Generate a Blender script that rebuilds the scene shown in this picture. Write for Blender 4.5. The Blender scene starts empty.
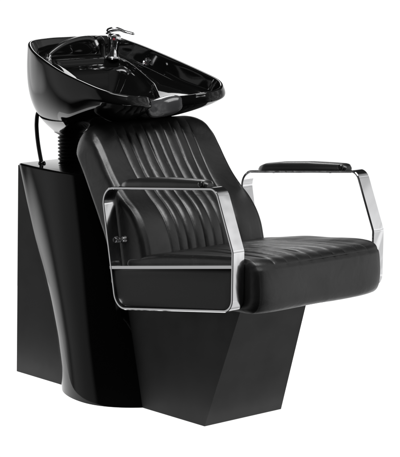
import bpy, bmesh, math, random
from mathutils import Vector, noise
from math import sin, cos, pi, sqrt, radians
sc = bpy.context.scene
COL = sc.collection
random.seed(4)

# ------------------------------------------------------------------ helpers
def smooth(t):
    t = max(0.0, min(1.0, t)); return t*t*(3-2*t)
def lerp(a, b, t): return a+(b-a)*t
def interp(tab, v):
    if v <= tab[0][0]: return tab[0][1]
    for (a, b), (c, d) in zip(tab, tab[1:]):
        if v <= c: return b+(d-b)*(v-a)/(c-a)
    return tab[-1][1]

def link(name, me, mat, parent):
    o = bpy.data.objects.new(name, me); COL.objects.link(o)
    me.materials.append(mat)
    if parent: o.parent = parent
    return o

def build(name, bm, mat, parent=None, angle=35, flat=False):
    bmesh.ops.remove_doubles(bm, verts=bm.verts, dist=1e-6)
    bmesh.ops.recalc_face_normals(bm, faces=bm.faces)
    for f in bm.faces: f.smooth = not flat
    for e in bm.edges:
        if len(e.link_faces) == 2:
            e.smooth = e.calc_face_angle(0) < radians(angle)
    me = bpy.data.meshes.new(name); bm.to_mesh(me); bm.free()
    return link(name, me, mat, parent)

def loft(bm, rings, closed=True, cap=True, wrap=False):
    """rings: lists of points; skins them one after another"""
    R = [[bm.verts.new(p) for p in r] for r in rings]
    n = len(R[0]); pairs = list(zip(R, R[1:]))
    if wrap: pairs.append((R[-1], R[0]))
    for a, b in pairs:
        for i in range(n if closed else n-1):
            j = (i+1) % n
            bm.faces.new((a[i], a[j], b[j], b[i]))
    if cap and not wrap:
        bm.faces.new(R[0]); bm.faces.new(R[-1])
    return R

def catmull(P, n, closed=False):
    out = []; m = len(P); segs = m if closed else m-1
    P = [Vector(p) for p in P]
    def g(i):
        return P[i % m] if closed else P[max(0, min(m-1, i))]
    for k in range(n if closed else n+1):
        f = k/n*segs; i = int(min(f, segs-1e-9)); t = f-i
        a, b, c, d = g(i-1), g(i), g(i+1), g(i+2)
        out.append(0.5*((2*b)+(c-a)*t+(2*a-5*b+4*c-d)*t*t+(-a+3*b-3*c+d)*t**3))
    return out

def resample(P, n, closed=True):
    Q = P+[P[0]] if closed else P
    L = [0]
    for a, b in zip(Q, Q[1:]): L.append(L[-1]+(b-a).length)
    out = []; k = 0
    for i in range(n):
        d = L[-1]*i/(n if closed else n-1)
        while k < len(L)-2 and L[k+1] < d: k += 1
        t = (d-L[k])/max(1e-9, L[k+1]-L[k])
        out.append(Q[k].lerp(Q[k+1], t))
    return out

def fillet(P, radii, seg=10):
    """P: closed 2D corner list -> rounded outline"""
    out = []; n = len(P)
    for i in range(n):
        a, b, c = Vector(P[i-1]), Vector(P[i]), Vector(P[(i+1) % n])
        u = (a-b).normalized(); v = (c-b).normalized(); r = radii[i]
        ang = u.angle(v); d = r/math.tan(ang/2)
        s = b+u*d; e = b+v*d; cen = b+(u+v).normalized()*(r/sin(ang/2))
        a0 = math.atan2(s.y-cen.y, s.x-cen.x); a1 = math.atan2(e.y-cen.y, e.x-cen.x)
        da = (a1-a0+pi) % (2*pi)-pi
        for k in range(seg+1):
            t = a0+da*k/seg
            out.append(Vector((cen.x+r*cos(t), cen.y+r*sin(t))))
    return out

def normals2(P):
    """outward normals of a closed 2D outline"""
    n = len(P); area = sum(P[i].x*P[(i+1) % n].y-P[(i+1) % n].x*P[i].y for i in range(n))
    s = 1 if area > 0 else -1; N = []
    for i in range(n):
        d = (P[(i+1) % n]-P[i-1]); N.append(Vector((d.y, -d.x)).normalized()*s)
    return N

def tube(bm, pts, r, seg=14, rfun=None):
    pts = [Vector(p) for p in pts]; rings = []; prev = None
    for i, p in enumerate(pts):
        d = (pts[min(i+1, len(pts)-1)]-pts[max(i-1, 0)]).normalized()
        if prev is None:
            ref = Vector((0, 0, 1)) if abs(d.z) < .9 else Vector((1, 0, 0))
            prev = d.cross(ref).normalized()
        x = (prev-d*prev.dot(d)).normalized(); y = d.cross(x); prev = x
        rr = rfun(i/(len(pts)-1)) if rfun else r
        rings.append([p+x*rr*cos(2*pi*k/seg)+y*rr*sin(2*pi*k/seg) for k in range(seg)])
    loft(bm, rings)

def lathe(bm, prof, origin, axis=Vector((0, 0, 1)), seg=40):
    axis = Vector(axis).normalized()
    ref = Vector((1, 0, 0)) if abs(axis.x) < .9 else Vector((0, 1, 0))
    x = axis.cross(ref).normalized(); y = axis.cross(x); o = Vector(origin)
    loft(bm, [[o+axis*h+(x*cos(2*pi*k/seg)+y*sin(2*pi*k/seg))*max(r, 1e-4) for k in range(seg)] for r, h in prof])

def bevel(bm, w, seg=2, ang=25):
    es = [e for e in bm.edges if len(e.link_faces) == 2 and e.calc_face_angle(0) > radians(ang)]
    bmesh.ops.bevel(bm, geom=es, offset=w, segments=seg, affect='EDGES', profile=.5)

# ---------------------------------------------------------------- materials
def material(name, color, rough=.5, metal=0, spec=.5, coat=0, coat_rough=.03, bumps=(), rough_var=0, ior=None, trans=0, stretch=None):
    m = bpy.data.materials.new(name); m.use_nodes = True
    nt = m.node_tree; b = nt.nodes['Principled BSDF']
    b.inputs['Base Color'].default_value = (*color, 1)
    b.inputs['Roughness'].default_value = rough
    b.inputs['Metallic'].default_value = metal
    b.inputs['Specular IOR Level'].default_value = spec
    b.inputs['Coat Weight'].default_value = coat
    b.inputs['Coat Roughness'].default_value = coat_rough
    b.inputs['Transmission Weight'].default_value = trans
    if ior: b.inputs['IOR'].default_value = ior
    tc = nt.nodes.new('ShaderNodeTexCoord'); vec = tc.outputs['Object']
    prev = None
    for kind, scale, strength, dist in bumps:
        mp = nt.nodes.new('ShaderNodeMapping'); nt.links.new(vec, mp.inputs['Vector'])
        if kind == 'voronoi':
            t = nt.nodes.new('ShaderNodeTexVoronoi'); out = t.outputs['Distance']
        elif kind == 'wrinkle':
            t = nt.nodes.new('ShaderNodeTexNoise'); out = t.outputs['Fac']
            t.inputs['Detail'].default_value = 3; t.inputs['Distortion'].default_value = .6
            mp.inputs['Scale'].default_value = stretch or (1, 1, 1)
        else:
            t = nt.nodes.new('ShaderNodeTexNoise'); out = t.outputs['Fac']
            t.inputs['Detail'].default_value = 4
        nt.links.new(mp.outputs['Vector'], t.inputs['Vector'])
        t.inputs['Scale'].default_value = scale
        bp = nt.nodes.new('ShaderNodeBump'); bp.inputs['Strength'].default_value = strength
        bp.inputs['Distance'].default_value = dist
        nt.links.new(out, bp.inputs['Height'])
        if prev: nt.links.new(prev, bp.inputs['Normal'])
        prev = bp.outputs['Normal']
    if prev: nt.links.new(prev, b.inputs['Normal'])
    if rough_var:
        t = nt.nodes.new('ShaderNodeTexNoise'); t.inputs['Scale'].default_value = 14; t.inputs['Detail'].default_value = 5
        nt.links.new(vec, t.inputs['Vector'])
        r = nt.nodes.new('ShaderNodeMapRange'); nt.links.new(t.outputs['Fac'], r.inputs['Value'])
        r.inputs['From Min'].default_value = .3; r.inputs['From Max'].default_value = .7
        r.inputs['To Min'].default_value = rough-rough_var; r.inputs['To Max'].default_value = rough+rough_var
        nt.links.new(r.outputs['Result'], b.inputs['Roughness'])
    return m

M = {}
M['gloss'] = material('gloss_black_fibreglass', (.002, .002, .002), .06, spec=.24, coat=.0, bumps=[('noise', 9, .015, .01)])
M['bowl'] = material('gloss_black_ceramic', (.003, .003, .003), .05, spec=.32, bumps=[('noise', 12, .01, .01)])
M['panel'] = material('satin_black_panel', (.0035, .0035, .0035), .46, spec=.34, rough_var=.05, bumps=[('noise', 300, .05, .001)])
M['vinyl'] = material('black_vinyl', (.0075, .0075, .0075), .39, spec=.60, rough_var=.06, stretch=(1, 1, 1),
                      bumps=[('wrinkle', 14, .42, .006), ('noise', 60, .16, .002), ('voronoi', 520, .12, .0006), ('noise', 900, .1, .0004)])
M['vinyl_flat'] = material('black_vinyl_panel', (.007, .007, .007), .45, spec=.4, bumps=[('voronoi', 520, .12, .0006)])
M['pad'] = material('black_moulded_foam', (.012, .012, .012), .33, spec=.5, bumps=[('noise', 700, .1, .0005)])
M['thread'] = material('black_thread', (.03, .03, .03), .6)
M['chrome'] = material('chrome', (.76, .76, .77), .10, metal=1, bumps=[('wrinkle', 5, .22, .02)])
M['rubber'] = material('black_rubber', (.008, .008, .008), .35)
M['plastic'] = material('black_plastic', (.006, .006, .006), .22)
M['gel'] = material('smoky_gel', (.045, .045, .047), .15, trans=.2, ior=1.42, bumps=[('noise', 30, .1, .004)])
M['red'] = material('red_mark', (.22, .03, .045), .3)
M['steel'] = material('dull_steel', (.30, .30, .30), .32, metal=1)
M['floor'] = material('glowing_white_floor', (.80, .80, .80), .6, spec=.2, bumps=[('noise', 60, .05, .002)])
_b = M['floor'].node_tree.nodes['Principled BSDF']; _b.inputs['Emission Color'].default_value = (1, 1, 1, 1); _b.inputs['Emission Strength'].default_value = 1.0  # glow added so the floor stays pure white without contact shadows

# ------------------------------------------------------------ the setting
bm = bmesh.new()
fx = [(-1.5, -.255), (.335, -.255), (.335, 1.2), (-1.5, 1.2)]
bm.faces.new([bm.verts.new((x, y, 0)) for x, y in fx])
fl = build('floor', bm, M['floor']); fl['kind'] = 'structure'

root = bpy.data.objects.new('backwash_unit', None); COL.objects.link(root)
root.location = (0, 0, 0)
root['label'] = 'black shampoo chair with glossy tilted basin behind it and chrome loop arms'
root['category'] = 'shampoo chair'

def part(name, bm, mat, parent=root, **k): return build(name, bm, mat, parent, **k)

# ------------------------------------------------------------ rear cabinet
bm = bmesh.new()
r0 = [(-.478, -.1415), (-.20, -.1415), (-.20, .1415), (-.478, .1415)]
loft(bm, [[(x-(.009 if x < -.3 else 0), y, .0) for x, y in r0], [(x+(.013 if x < -.3 else 0), y, .583) for x, y in r0]])
bevel(bm, .0015, 2)
cabinet = part('cabinet', bm, M['panel'])

# glossy shell: plan outline blends from the top outline to the oval foot
near_top = [(-.4655, 0), (-.4655, -.07), (-.4655, -.122), (-.4640, -.1385), (-.452, -.1455), (-.42, -.150), (-.37, -.157), (-.30, -.164), (-.25, -.166), (-.205, -.161),
            (-.165, -.143), (-.135, -.112), (-.118, -.07), (-.110, 0)]
def foot(a):      # a: 0 rear .. 1 front
    t = pi*(1-a); cx = -.09; ax = .183 if cos(t) > 0 else .245
    return (cx+ax*cos(t), -.215*sin(t))
NT = 60
top_half = resample(catmull([(x, y, 0) for x, y in near_top], 200), NT, closed=False)
foot_half = resample([Vector((*foot(i/200), 0)) for i in range(201)], NT, closed=False)
shift = [(0, 0), (.15, .155), (.29, .305), (.45, .50), (.59, .675), (.75, .85), (.87, .94), (.93, .975), (1, 1)]
rings = []
NZ = 40; ztop = .589
def shell_ring(f, z, inset=0, d=0):
    half = [top_half[i].lerp(foot_half[i], lerp(f, d, smooth((i/NT-.45)/.4))) for i in range(NT)]
    full = half+[Vector((p.x, -p.y, 0)) for p in half[-2:0:-1]]
    P = [Vector((p.x, p.y)) for p in full]; N = normals2(P)
    return [(p.x-n.x*inset, p.y-n.y*inset, z) for p, n in zip(P, N)]
for k in range(NZ+1):
    d = k/NZ
    f = interp(shift, d)
    rings.append(shell_ring(f, ztop-.006-d*(ztop-.006), 0, d))
edge = []
for k in range(6):
    a = k/5*pi/2; edge.append(shell_ring(0, ztop-.006+.006*sin(a), .006*(1-cos(a))))
bm = bmesh.new(); loft(bm, edge[::-1]+rings[1:])
part('cabinet_shell', bm, M['gloss'], angle=50)

# ------------------------------------------------------------ bellows neck
bm = bmesh.new(); prof = [(.02, .584), (.040, .584)]
for k in range(7):
    z = .590+k*.0098
    prof += [(.034, z), (.0385, z+.003), (.0392, z+.005), (.038, z+.0065), (.033, z+.009)]
prof += [(.037, .662), (.046, .668), (.046, .676), (.02, .678)]
lathe(bm, prof, (-.408, 0, 0)); part('bellows', bm, M['rubber'], angle=60)

# supply hose beside the neck
bm = bmesh.new()
tube(bm, catmull([(-.40, -.09, .76), (-.425, -.1, .73), (-.434, -.1, .70), (-.433, -.1, .67), (-.428, -.1, .64), (-.420, -.1, .61), (-.411, -.1, .582)], 30), .0056)
hose = part('supply_hose', bm, M['rubber'])
bm = bmesh.new(); lathe(bm, [(0, .5885), (.0105, .5885), (.0105, .591), (.0085, .5945), (.0068, .5955), (0, .5955)], (-.412, -.1, 0)); part('grommet', bm, M['plastic'], hose)

# ------------------------------------------------------------ pedestal
bm = bmesh.new()
loft(bm, [[(.0, -.131, 0), (.30, -.131, 0), (.30, .131, 0), (.0, .131, 0)],
          [(-.12, -.112, .33), (.420, -.112, .33), (.420, .112, .33), (-.12, .112, .33)]])
bevel(bm, .002, 2)
part('pedestal', bm, M['panel'])

# ------------------------------------------------------------ basin
rim_half = [(-.418, 0, .926), (-.416, -.075, .926), (-.400, -.146, .921), (-.345, -.182, .904), (-.27, -.200, .883), (-.18, -.211, .859), (-.09, -.211, .838),
            (-.02, -.203, .822), (.025, -.172, .810), (.046, -.125, .803), (.036, -.090, .799), (.004, -.062, .792), (-.040, -.036, .786), (-.056, 0, .784)]
ctrl = rim_half+[(x, -y, z) for x, y, z in rim_half[-2:0:-1]]
N = 192
RIM = resample(catmull(ctrl, 600, True), N)
N2 = normals2([Vector((p.x, p.y)) for p in RIM])
BC = Vector((-.408, 0, .668))
def fr(p): return smooth((p.x+.20)/.23)           # 0 rear .. 1 front lip
rings = []
# under side, from base to rim
NU = 34
for k in range(NU+1):
    u = 1-k/NU; ring = []
    for p, n in zip(RIM, N2):
        c = smooth((p.x+.13)/.16)
        d = Vector((p.x+.20, p.y*1.0)); ang = math.atan2(p.y, (p.x+.22))
        base = Vector((BC.x+.048*cos(ang), .048*sin(ang), BC.z))
        # convex body
        h = 1-max(0, cos(u*pi/2))**(.95+1.7*u*u); v = sin(u*pi/2)**1.0
        A = Vector((lerp(p.x, base.x, h), lerp(p.y, base.y, h), lerp(p.z, base.z, v)))
        bul = .011*sin(pi*min(1, u*1.15))**1 if u < .87 else .0
        A += Vector((n.x, n.y, 0))*bul*(1-c)*.9
        # front lip: drops, then runs back to the neck
        lip = .024
        if u < .22:
            w = u/.22; B = Vector((p.x+n.x*.006*sin(pi*w), p.y+n.y*.006*sin(pi*w), p.z-lip*sin(w*pi/2)))
        else:
            w = (u-.22)/.78; w2 = w**.95
            B = Vector((lerp(p.x, base.x, w2), lerp(p.y, base.y, w2), lerp(p.z-lip, base.z, w**.72)))
        ring.append(A.lerp(B, c))
    rings.append(ring)
# rim roll and inner side
CC = Vector((-.20, 0)); ZC = .745
def inner(q, depth, up=0):
    ring = []
    for p, n in zip(RIM, N2):
        c = fr(p); nw = 1-smooth((abs(p.y)-.035)/.05); dep = depth*lerp(1, lerp(.70, .32, nw), c)
        xy = Vector((p.x, p.y)).lerp(CC, q)
        z = p.z-dep+up
        ring.append(Vector((xy.x, xy.y, z)))
    return ring
def rolled(ins, dz):
    return [Vector((p.x-n.x*ins, p.y-n.y*ins, p.z+dz)) for p, n in zip(RIM, N2)]
for k in range(1, 7):
    a = pi*k/6; rings.append(rolled(.005*(1-cos(a)), .004*sin(a)))
for q, dep in ((.055, .010), (.07, .022), (.085, .036), (.10, .045), (.115, .049)):
    rings.append(inner(q, dep))
wall = rings[-1]
# sink recess: tapered outline with crisp edges, narrowing to the notch
rec = fillet([(-.355, -.118), (-.355, .118), (-.185, .108), (-.060, .042), (-.060, -.042), (-.185, -.108)], [.035, .035, .012, .012, .012, .012], 8)
def recess_at(ang):
    d = Vector((cos(ang), sin(ang))); best = 0
    for i in range(len(rec)):
        a, b = rec[i-1]-CC, rec[i]-CC; e = b-a
        den = d.x*e.y-d.y*e.x
        if abs(den) < 1e-12: continue
        t = (a.x*e.y-a.y*e.x)/den; u = (a.x*d.y-a.y*d.x)/den
        if t > 0 and -1e-6 <= u <= 1+1e-6: best = max(best, t)
    return best
def rec_ring(scale, down):
    ring = []
    for p in wall:
        ang = math.atan2(p.y-CC.y, p.x-CC.x); r = recess_at(ang)*scale
        x, y = CC.x+cos(ang)*r, CC.y+sin(ang)*r
        z = min(.842-.19*(x+.185), p.z+.004-.010*smooth((p.x+.16)/.12))-down
        ring.append(Vector((x, y, z)))
    return ring
K = rec_ring(1.0, 0)
for w_ in (.25, .5, .75, .96): rings.append([a.lerp(b, w_) for a, b in zip(wall, K)])
for sc_, dn in ((1.0, .0006), (.985, .003), (.965, .010), (.94, .016), (.90, .020), (.80, .026)): rings.append(rec_ring(sc_, dn))
last = rings[-1]
for k in range(1, 9):
    w = k/9
    rings.append([Vector((*Vector((p.x, p.y)).lerp(Vector((-.24, 0)), w), lerp(p.z, ZC+.02, sin(w*pi/2)))) for p in last])
bm = bmesh.new(); loft(bm, rings)
basin = part('basin', bm, M['bowl'], angle=60)

bm = bmesh.new(); lathe(bm, [(.0, .752), (.022, .752), (.026, .750), (.026, .744), (.0, .744)], (-.24, 0, .016)); part('drain', bm, M['chrome'], basin)
bm = bmesh.new(); lathe(bm, [(.008, 0), (.0125, 0), (.0125, .004), (.010, .005), (.008, .003)], (-.262, .150, .862), (.12, -.8, .5), 24); part('overflow_ring', bm, M['chrome'], basin)

# neck rest draped over the notch
bm = bmesh.new(); rings = []
NY = 28
for k in range(NY+1):
    y = -.060+.120*k/NY; e = abs(y)/.060
    s = max(.05, sqrt(max(0, 1-e**4)))
    zz = .785+.010*e*e+.12*y; xx = -.046+.034*e*e
    ring = []
    for a in range(24):
        t = 2*pi*a/24
        cx, cz = .020*math.copysign(abs(cos(t))**.8, cos(t)), .027*math.copysign(abs(sin(t))**.7, sin(t))
        s2 = s*(.86+.14*y/.06)
        ring.append((xx+(cx+.010-.25*cz)*s2, y, zz-.022+(cz)*s2))
    rings.append(ring)
loft(bm, rings); part('neck_rest', bm, M['gel'], basin, angle=60)

# ------------------------------------------------------------ faucet
fb = Vector((-.350, .098, .872)); ax = Vector((.09, .06, 1)).normalized()
bm = bmesh.new(); lathe(bm, [(.0, 0), (.017, 0), (.017, .004), (.0155, .007), (.0145, .025), (.0165, .040), (.0195, .050), (.019, .060), (.012, .066), (0, .067)], fb, ax, 32)
faucet = part('faucet', bm, M['chrome'])
bm = bmesh.new(); lathe(bm, [(.0, -.004), (.021, -.004), (.022, 0), (.019, .004), (.0, .004)], fb, ax, 32); part('base_ring', bm, M['chrome'], faucet)
# lever
top = fb+ax*.066
ld = Vector((.62, .72, 0)).normalized(); sd = Vector((-ld.y, ld.x, 0))
rings = []
for k in range(21):
    t = k/20
    c = top+ld*lerp(-.024, .055, t)+Vector((0, 0, 1))*(.008*sin(min(1, t*1.6)*pi*.9)+ .004 - .008*max(0, t-.6)/.4)
    w = lerp(.016, .0075, smooth(t*1.25)); th = lerp(.0085, .0038, smooth(t*1.3))
    if k in (0, 20): w *= .5; th *= .5
    rings.append([c+sd*w*cos(2*pi*a/20)+Vector((0, 0, 1))*th*sin(2*pi*a/20) for a in range(20)])
bm = bmesh.new(); loft(bm, rings); part('lever', bm, M['chrome'], faucet, angle=60)
bm = bmesh.new(); lathe(bm, [(0, 0), (.0033, 0), (.0033, .0015), (0, .002)], fb+ax*.052+Vector((.0148, -.0123, 0)), (.77, -.64, 0), 16)
part('red_mark', bm, M['red'], faucet)

# hand spray: chrome socket, black grip over the rear rim
bm = bmesh.new(); lathe(bm, [(0, 0), (.011, 0), (.012, .004), (.012, .012), (.009, .016), (.009, .024), (0, .024)], (-.362, -.118, .867), (.1, .35, 1), 24)
spray = part('spray_holder', bm, M['chrome'])
bm = bmesh.new(); tube(bm, catmull([(-.36, -.112, .885), (-.358, -.098, .897), (-.355, -.066, .914), (-.352, -.025, .925), (-.350, .012, .927), (-.348, .030, .921)], 30), .007,
     rfun=lambda t: .0065+.0025*smooth(t*1.5)); grip = part('spray_grip', bm, M['plastic'])
bm = bmesh.new(); lathe(bm, [(0, 0), (.008, 0), (.010, .004), (.010, .016), (.007, .02), (0, .02)], (-.348, .030, .922), (.1, .5, -.8), 20); part('spray_nozzle', bm, M['chrome'], grip)
bm = bmesh.new(); tube(bm, catmull([(-.362, .075, .866), (-.366, .078, .90), (-.362, .066, .922), (-.352, .040, .923)], 16), .009); part('spray_hose', bm, M['plastic'])

# ------------------------------------------------------------ upholstery
def cushion(loop, w, ys_extra, r, fanf, depth, active, shape=None, crown=0, n=150, groove=None, seamy=None):
    """closed XZ loop swept over y with rounded sides; seams pinch the face where active(p)>0"""
    P = resample([Vector((x, 0, z)) for x, z in loop], n)
    P = [Vector((p.x, p.z)) for p in P]; NN = normals2(P)
    ys = []
    for k in range(9): ys.append(w-r+r*sin(k/8*pi/2))
    inner_ys = [i/150*(w-r) for i in range(0, 150)]
    pos = inner_ys+ys; ally = [-v for v in pos[::-1][:-1]]+pos
    rings = []
    for y in ally:
        e = max(0, (abs(y)-(w-r))/r); off = r*(1-sqrt(max(0, 1-e*e)))
        ring = []
        for i, (p, nn) in enumerate(zip(P, NN)):
            a = active(p, i/len(P), nn); d = off
            fan = fanf(p)
            if a > 0:
                nz = noise.noise(Vector((p.x*9, y*16+ys_extra*7, p.y*9)))
                dep = depth*a*(1+.9*nz)
                if BS[0] <= y <= BS[-1]:
                    g = (y-BS[0])/(BS[1]-BS[0]); c_ = int(min(g, len(BS)-2)); t = g-c_
                    skew = .5+.16*sin(c_*2.3+p.y*14+p.x*9)          # fullest point wanders within the channel
                    t2 = t/skew*.5 if t < skew else .5+(t-skew)/(1-skew)*.5
                    d += dep*(1-(1-abs(2*t2-1)**2.3))
                    q = min(t, 1-t)*(BS[1]-BS[0]); d += .0011*a*math.exp(-(q/.0013)**2)
                else:
                    q = min(abs(y-BS[0]), abs(y-BS[-1]))
                    d += dep*math.exp(-q/.010)+.0011*a*math.exp(-(q/.0013)**2)
            if seamy:      # border seam near the side
                q = abs(abs(y)-seamy)
                d += .0030*math.exp(-(q/.0022)**2)*min(1, a*3)
            if groove:
                d += groove(p)
            # soft irregular stuffing
            d += .0018*noise.noise(Vector((p.x*11, y*11, p.y*11)))*min(1, 1)
            yy = y*(1+(fan-1)*(1-smooth((abs(y)-.122)/(w-.122))))
            v = Vector((p.x-nn.x*d, yy, p.y-nn.y*d))
            if shape: v = shape(v)
            ring.append(v)
        rings.append(ring)
    bm = bmesh.new(); loft(bm, rings); return bm

# backrest (XZ loop, counter direction irrelevant)
back_loop = [Vector(p) for p in [(.170, 0, .325), (.169, 0, .365), (.166, 0, .40), (.160, 0, .43), (.149, 0, .468), (.130, 0, .503), (.102, 0, .534), (.066, 0, .562), (.032, 0, .594), (.003, 0, .630), (-.026, 0, .672),
             (-.053, 0, .709), (-.082, 0, .729), (-.110, 0, .726), (-.131, 0, .704), (-.137, 0, .672), (-.126, 0, .645), (-.098, 0, .598), (-.063, 0, .538), (-.030, 0, .480), (-.005, 0, .430), (.01, 0, .372), (.016, 0, .325)]]
bl = [(p.x, p.z) for p in catmull(back_loop, 300)]
ax_up = Vector((-.10, .20)).normalized()
def back_shape(v):
    # rounded top corners: pull the top down along the recline towards the sides
    e = max(0, (abs(v.y)-.130)/.0785)
    drop = .055*(1-sqrt(max(0, 1-min(1, e)**2)))
    k = smooth((v.z-.60)/.13)
    v = Vector((v.x-ax_up.x*drop*k, v.y, v.z-ax_up.y*drop*k))
    return v
BS = [i/8*.232-.116 for i in range(9)]
def back_fan(p): return 1.0+.06*smooth((p.y-.5)/.2)
def back_active(p, t, nn):
    front = smooth((nn.x-.1)/.3)
    return front*smooth((.728-p.y)/.03)
bm = cushion(bl, .2085, 1, .024, back_fan, .0046, back_active, back_shape, seamy=.193)
backrest = part('backrest', bm, M['vinyl'], angle=80)

for x, z in ((.058, .450), (.084, .456)):
    bm = bmesh.new(); lathe(bm, [(0, 0), (.0085, 0), (.0085, .005), (.0075, .007), (.0075, .013), (.006, .0155), (.003, .0168), (0, .017)], (x, -.203, z), (0, -1, 0), 24)
    part('bolt', bm, M['steel'], backrest)

# seat
seat_pts = [(.09, 0, .405), (.14, 0, .419), (.20, 0, .431), (.30, 0, .446), (.42, 0, .459), (.50, 0, .465), (.549, 0, .4655), (.571, 0, .461), (.584, 0, .450), (.590, 0, .436), (.593, 0, .41),
            (.594, 0, .385), (.590, 0, .360), (.578, 0, .343), (.555, 0, .335), (.48, 0, .3305), (.30, 0, .312), (.16, 0, .296), (.10, 0, .295), (.085, 0, .34)]
sl = [(p.x, p.z) for p in catmull(seat_pts, 400, True)]
def seat_fan(p): return .97+.38*smooth((p.x-.15)/.45)
def seat_active(p, t, nn): return smooth((nn.y-.35)/.4)*(.35+.65*smooth((.56-p.x)/.05))*smooth((.60-p.x)/.03)*smooth((p.x-.05)/.1)
def seat_groove(p):
    q = abs(sqrt((p.x-.5835)**2+(p.y-.4495)**2))
    return .0028*math.exp(-(q/.0028)**2)
def seat_shape(v):
    e = max(0, (abs(v.y)-.125)/.0870)
    v.x -= .030*(1-sqrt(max(0, 1-min(1, e)**2)))*smooth((v.x-.45)/.1)
    return v
bm = cushion(sl, .2115, 2, .016, seat_fan, .0052, seat_active, seat_shape, n=240, groove=seat_groove)
seat = part('seat', bm, M['vinyl'], angle=80)
bm = bmesh.new(); tube(bm, [(.5815-.026*(1-sqrt(1-max(0, (abs(y)/20*.150-.125)/.0865)**2)), y/20*.150, .4515) for y in range(-20, 21)], .0008, 6); part('front_seam', bm, M['thread'], seat)

# ------------------------------------------------------------ arms
corners = [(.037, .588), (.4765, .633), (.538, .487), (.5355, .343), (.093, .2815)]
outer = fillet(corners, [.045, .030, .02, .036, .042], 12)
def strip(bm, outline, y0, y1, th, b=.0014, close=True):
    n = len(outline); NN = normals2(outline); rings = []
    for p, nn in zip(outline, NN):
        # section corners (d = inward depth, y)
        sec = [(0, y0+b), (0, y1-b), (b, y1), (th-b, y1), (th, y1-b), (th, y0+b), (th-b, y0), (b, y0)]
        rings.append([(p.x-nn.x*d, y, p.y-nn.y*d) for d, y in sec])
    loft(bm, rings, wrap=True)
def bar(bm, a, b_, y0, y1, th):
    a, b_ = Vector(a), Vector(b_); d = (b_-a).normalized(); n = Vector((-d.y, d.x))
    P = [a+n*th/2, b_+n*th/2, b_-n*th/2, a-n*th/2]
    loft(bm, [[(p.x, y0, p.y) for p in P], [(p.x, y1, p.y) for p in P]]); bevel(bm, .001, 2)
def arm(s):
    ya, yb = (-.250, -.2135) if s < 0 else (.2185, .2555)
    bm = bmesh.new(); strip(bm, outer, ya, yb, .0068)
    fr_ = part('arm_frame', bm, M['chrome'], angle=40)
    bm = bmesh.new(); bar(bm, (.0725, .3865), (.5305, .4515), ya+.0008, yb-.0008, .0075); part('cross_rail', bm, M['chrome'], fr_)
    # upholstered side panel under the rail
    T = .0062
    inset = [p-nn*T for p, nn in zip(outer, normals2(outer))]
    def rail_z(x): return .3865+(x-.0725)*(.065/.458)-.0032
    low = [p for p in inset if p.y < rail_z(p.x)]
    # order so that the outline starts at the right end of the rail
    i0 = max(range(len(low)), key=lambda i: low[i].y+low[i].x)
    low = low[i0:]+low[:i0]
    if low[1].x > low[0].x+.05: low = low[::-1]
    xs = low[0].x; xe = min(low, key=lambda p: p.x+p.y*.001).x
    top = [(.0735, rail_z(.0735)), (.5290, rail_z(.5290))]
    pts = [(p.x, p.y) for p in low]
    # sort by angle about the centroid for a clean convex outline
    pts += top; cx = sum(p[0] for p in pts)/len(pts); cz = .345
    pts.sort(key=lambda p: math.atan2(p[1]-cz, p[0]-.30))
    rings = []
    for y, ins in ((s*.205, 0), (s*.240, 0), (s*.2435, .003), (s*.2445, .010), (s*.2448, .03)):
        rings.append([(lerp(x, .30, ins/.25), y, lerp(z, .345, ins/.07)) for x, z in pts])
    bm = bmesh.new(); loft(bm, rings); part('side_panel', bm, M['vinyl_flat'], fr_, angle=50)
    # arm pad
    rings = []; NX = 40
    for k in range(NX+1):
        t = k/NX; x = lerp(.104, .436, t)
        z0 = .5950+(x-.086)*.1024
        h = interp([(0, .002), (.03, .011), (.10, .0165), (.3, .0205), (.6, .0205), (.85, .017), (.95, .015), (.985, .013), (1, .007)], t)
        w = interp([(0, .004), (.03, .011), (.10, .019), (.3, .0235), (.7, .024), (.9, .021), (.97, .018), (1, .010)], t)
        ring = []
        for a in range(24):
            q = 2*pi*a/24; cy, cz = cos(q), sin(q)
            yy = w*math.copysign(abs(cy)**.75, cy)
            zz = h*(cz**.8 if cz > 0 else 0)-.0015*(cz < 0)
            ring.append((x, s*.2315+yy, z0+zz))
        rings.append(ring)
    bm = bmesh.new(); loft(bm, rings); pad = part('armrest_pad', bm, M['pad'], fr_, angle=50)
    bm = bmesh.new(); lathe(bm, [(0, 0), (.0065, 0), (.0075, .002), (.0075, .008), (.005, .010), (0, .010)], (.428, s*.2315-.018, .6365), (.3, -1, 0), 20)
    part('end_cap', bm, M['plastic'], pad)
    for x in (.16, .37):
        bm = bmesh.new(); z0 = .5950+(x-.086)*.1024-.0085
        lathe(bm, [(0, 0), (.004, 0), (.005, .002), (.005, .003)], (x, s*.2315, z0-.0015), (0, 0, 1), 16); part('pad_screw', bm, M['chrome'], fr_)
    bm = bmesh.new(); lathe(bm, [(0, 0), (.004, 0), (.004, .004), (.0025, .006), (0, .006)], (.093, s*.238, .310), (-1, 0, -.1), 16); part('frame_screw', bm, M['chrome'], fr_)
    # bracket to the seat
    for x, z in ((.14, .33), (.44, .375)):
        bm = bmesh.new()
        lathe(bm, [(0, 0), (.012, 0), (.012, .03), (0, .03)], (x, s*.19, z), (0, s, 0), 20); part('bracket', bm, M['panel'], fr_)
arm(-1); arm(1)

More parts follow.
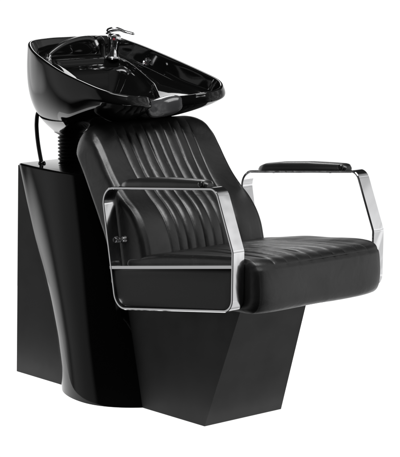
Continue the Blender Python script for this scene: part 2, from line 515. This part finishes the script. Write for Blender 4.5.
# ------------------------------------------------------------ camera
f = 1974.; phi = radians(9.4); th = radians(40.9)
a_ = Vector((-cos(th), sin(th), 0)); r_ = Vector((sin(th), cos(th), 0)); upv = Vector((0, 0, 1))
fw = a_*cos(phi)-upv*sin(phi)
cam = bpy.data.cameras.new('camera'); co = bpy.data.objects.new('camera', cam); COL.objects.link(co)
co.location = (3.911, -3.274, 1.294)
co.rotation_euler = fw.to_track_quat('-Z', 'Y').to_euler()
cam.sensor_fit = 'VERTICAL'; cam.sensor_height = 36; cam.lens = 36*f/457.
cam.clip_start = .1; cam.clip_end = 200
sc.camera = co

# ------------------------------------------------------------ light: a studio
w = bpy.data.worlds.new('World'); sc.world = w; w.use_nodes = True
nt = w.node_tree; bg = nt.nodes['Background']
tc = nt.nodes.new('ShaderNodeTexCoord'); L = nt.links
def node(t, **k):
    n = nt.nodes.new(t)
    for a, b in k.items(): setattr(n, a, b)
    return n
def lobe(direction, lo, hi, val):
    d = node('ShaderNodeVectorMath', operation='DOT_PRODUCT'); d.inputs[1].default_value = Vector(direction).normalized()
    L.new(tc.outputs['Generated'], d.inputs[0])
    m = node('ShaderNodeMapRange', interpolation_type='SMOOTHSTEP'); L.new(d.outputs['Value'], m.inputs['Value'])
    m.inputs['From Min'].default_value = lo; m.inputs['From Max'].default_value = hi
    m.inputs['To Min'].default_value = 0; m.inputs['To Max'].default_value = val
    return m.outputs['Result']
def math2(op, a, b):
    m = node('ShaderNodeMath', operation=op)
    for i, v in enumerate((a, b)):
        if isinstance(v, (int, float)): m.inputs[i].default_value = v
        else: L.new(v, m.inputs[i])
    return m.outputs[0]
# the white sweep behind the chair, ending a little above eye level
back = lobe((a_.x, a_.y, -.12), .36, .86, 1.06)
above = lobe((0, 0, 1), .20, .30, 1)
back = math2('MULTIPLY', back, math2('SUBTRACT', 1, above))
# pale glows painted into the world, right front and left, added to brighten chrome
right = lobe((.74, .64, .06), .50, .92, .98)
left = lobe((-.66, -.74, -.05), .84, .94, .46)
high = lobe((.45, .1, .88), .70, .95, .30)
nz = node('ShaderNodeTexNoise'); nz.inputs['Scale'].default_value = 5.5; nz.inputs['Detail'].default_value = 1.5
L.new(tc.outputs['Generated'], nz.inputs['Vector'])
nm = node('ShaderNodeMapRange'); L.new(nz.outputs['Fac'], nm.inputs['Value'])
nm.inputs['From Min'].default_value = .38; nm.inputs['From Max'].default_value = .62
nm.inputs['To Min'].default_value = .45; nm.inputs['To Max'].default_value = 1.2
right = math2('MULTIPLY', right, nm.outputs['Result'])
tot = math2('MAXIMUM', math2('MAXIMUM', back, right), left)
low = lobe((.50, .66, -.56), .72, .95, .75)  # added glow from low right, lifts the pedestal front
rear = lobe((-1, -.06, -.02), .945, .99, 1.6)
tot = math2('ADD', math2('MAXIMUM', math2('MAXIMUM', tot, low), math2('MAXIMUM', rear, high)), .018)
L.new(tot, bg.inputs['Color']); bg.inputs['Strength'].default_value = 1

def area(name, loc, target, sx, sy, power):
    l = bpy.data.lights.new(name, 'AREA'); l.shape = 'RECTANGLE'; l.size = sx; l.size_y = sy; l.energy = power
    o = bpy.data.objects.new(name, l); COL.objects.link(o); o.location = loc
    o.rotation_euler = (Vector(target)-Vector(loc)).to_track_quat('-Z', 'Y').to_euler(); return o
area('overhead_softbox', (.9, -.7, 2.6), (.1, 0, .5), 1.5, 1.1, 56)
area('top_left_strip', (-1.3, .9, 2.3), (-.1, 0, .6), .35, 1.5, 14)

sc.view_settings.view_transform = 'Standard'; sc.view_settings.look = 'None'
sc.view_settings.gamma = 1; sc.view_settings.exposure = 0; sc.view_settings.use_curve_mapping = False
sc.render.resolution_x = 896; sc.render.resolution_y = 1024
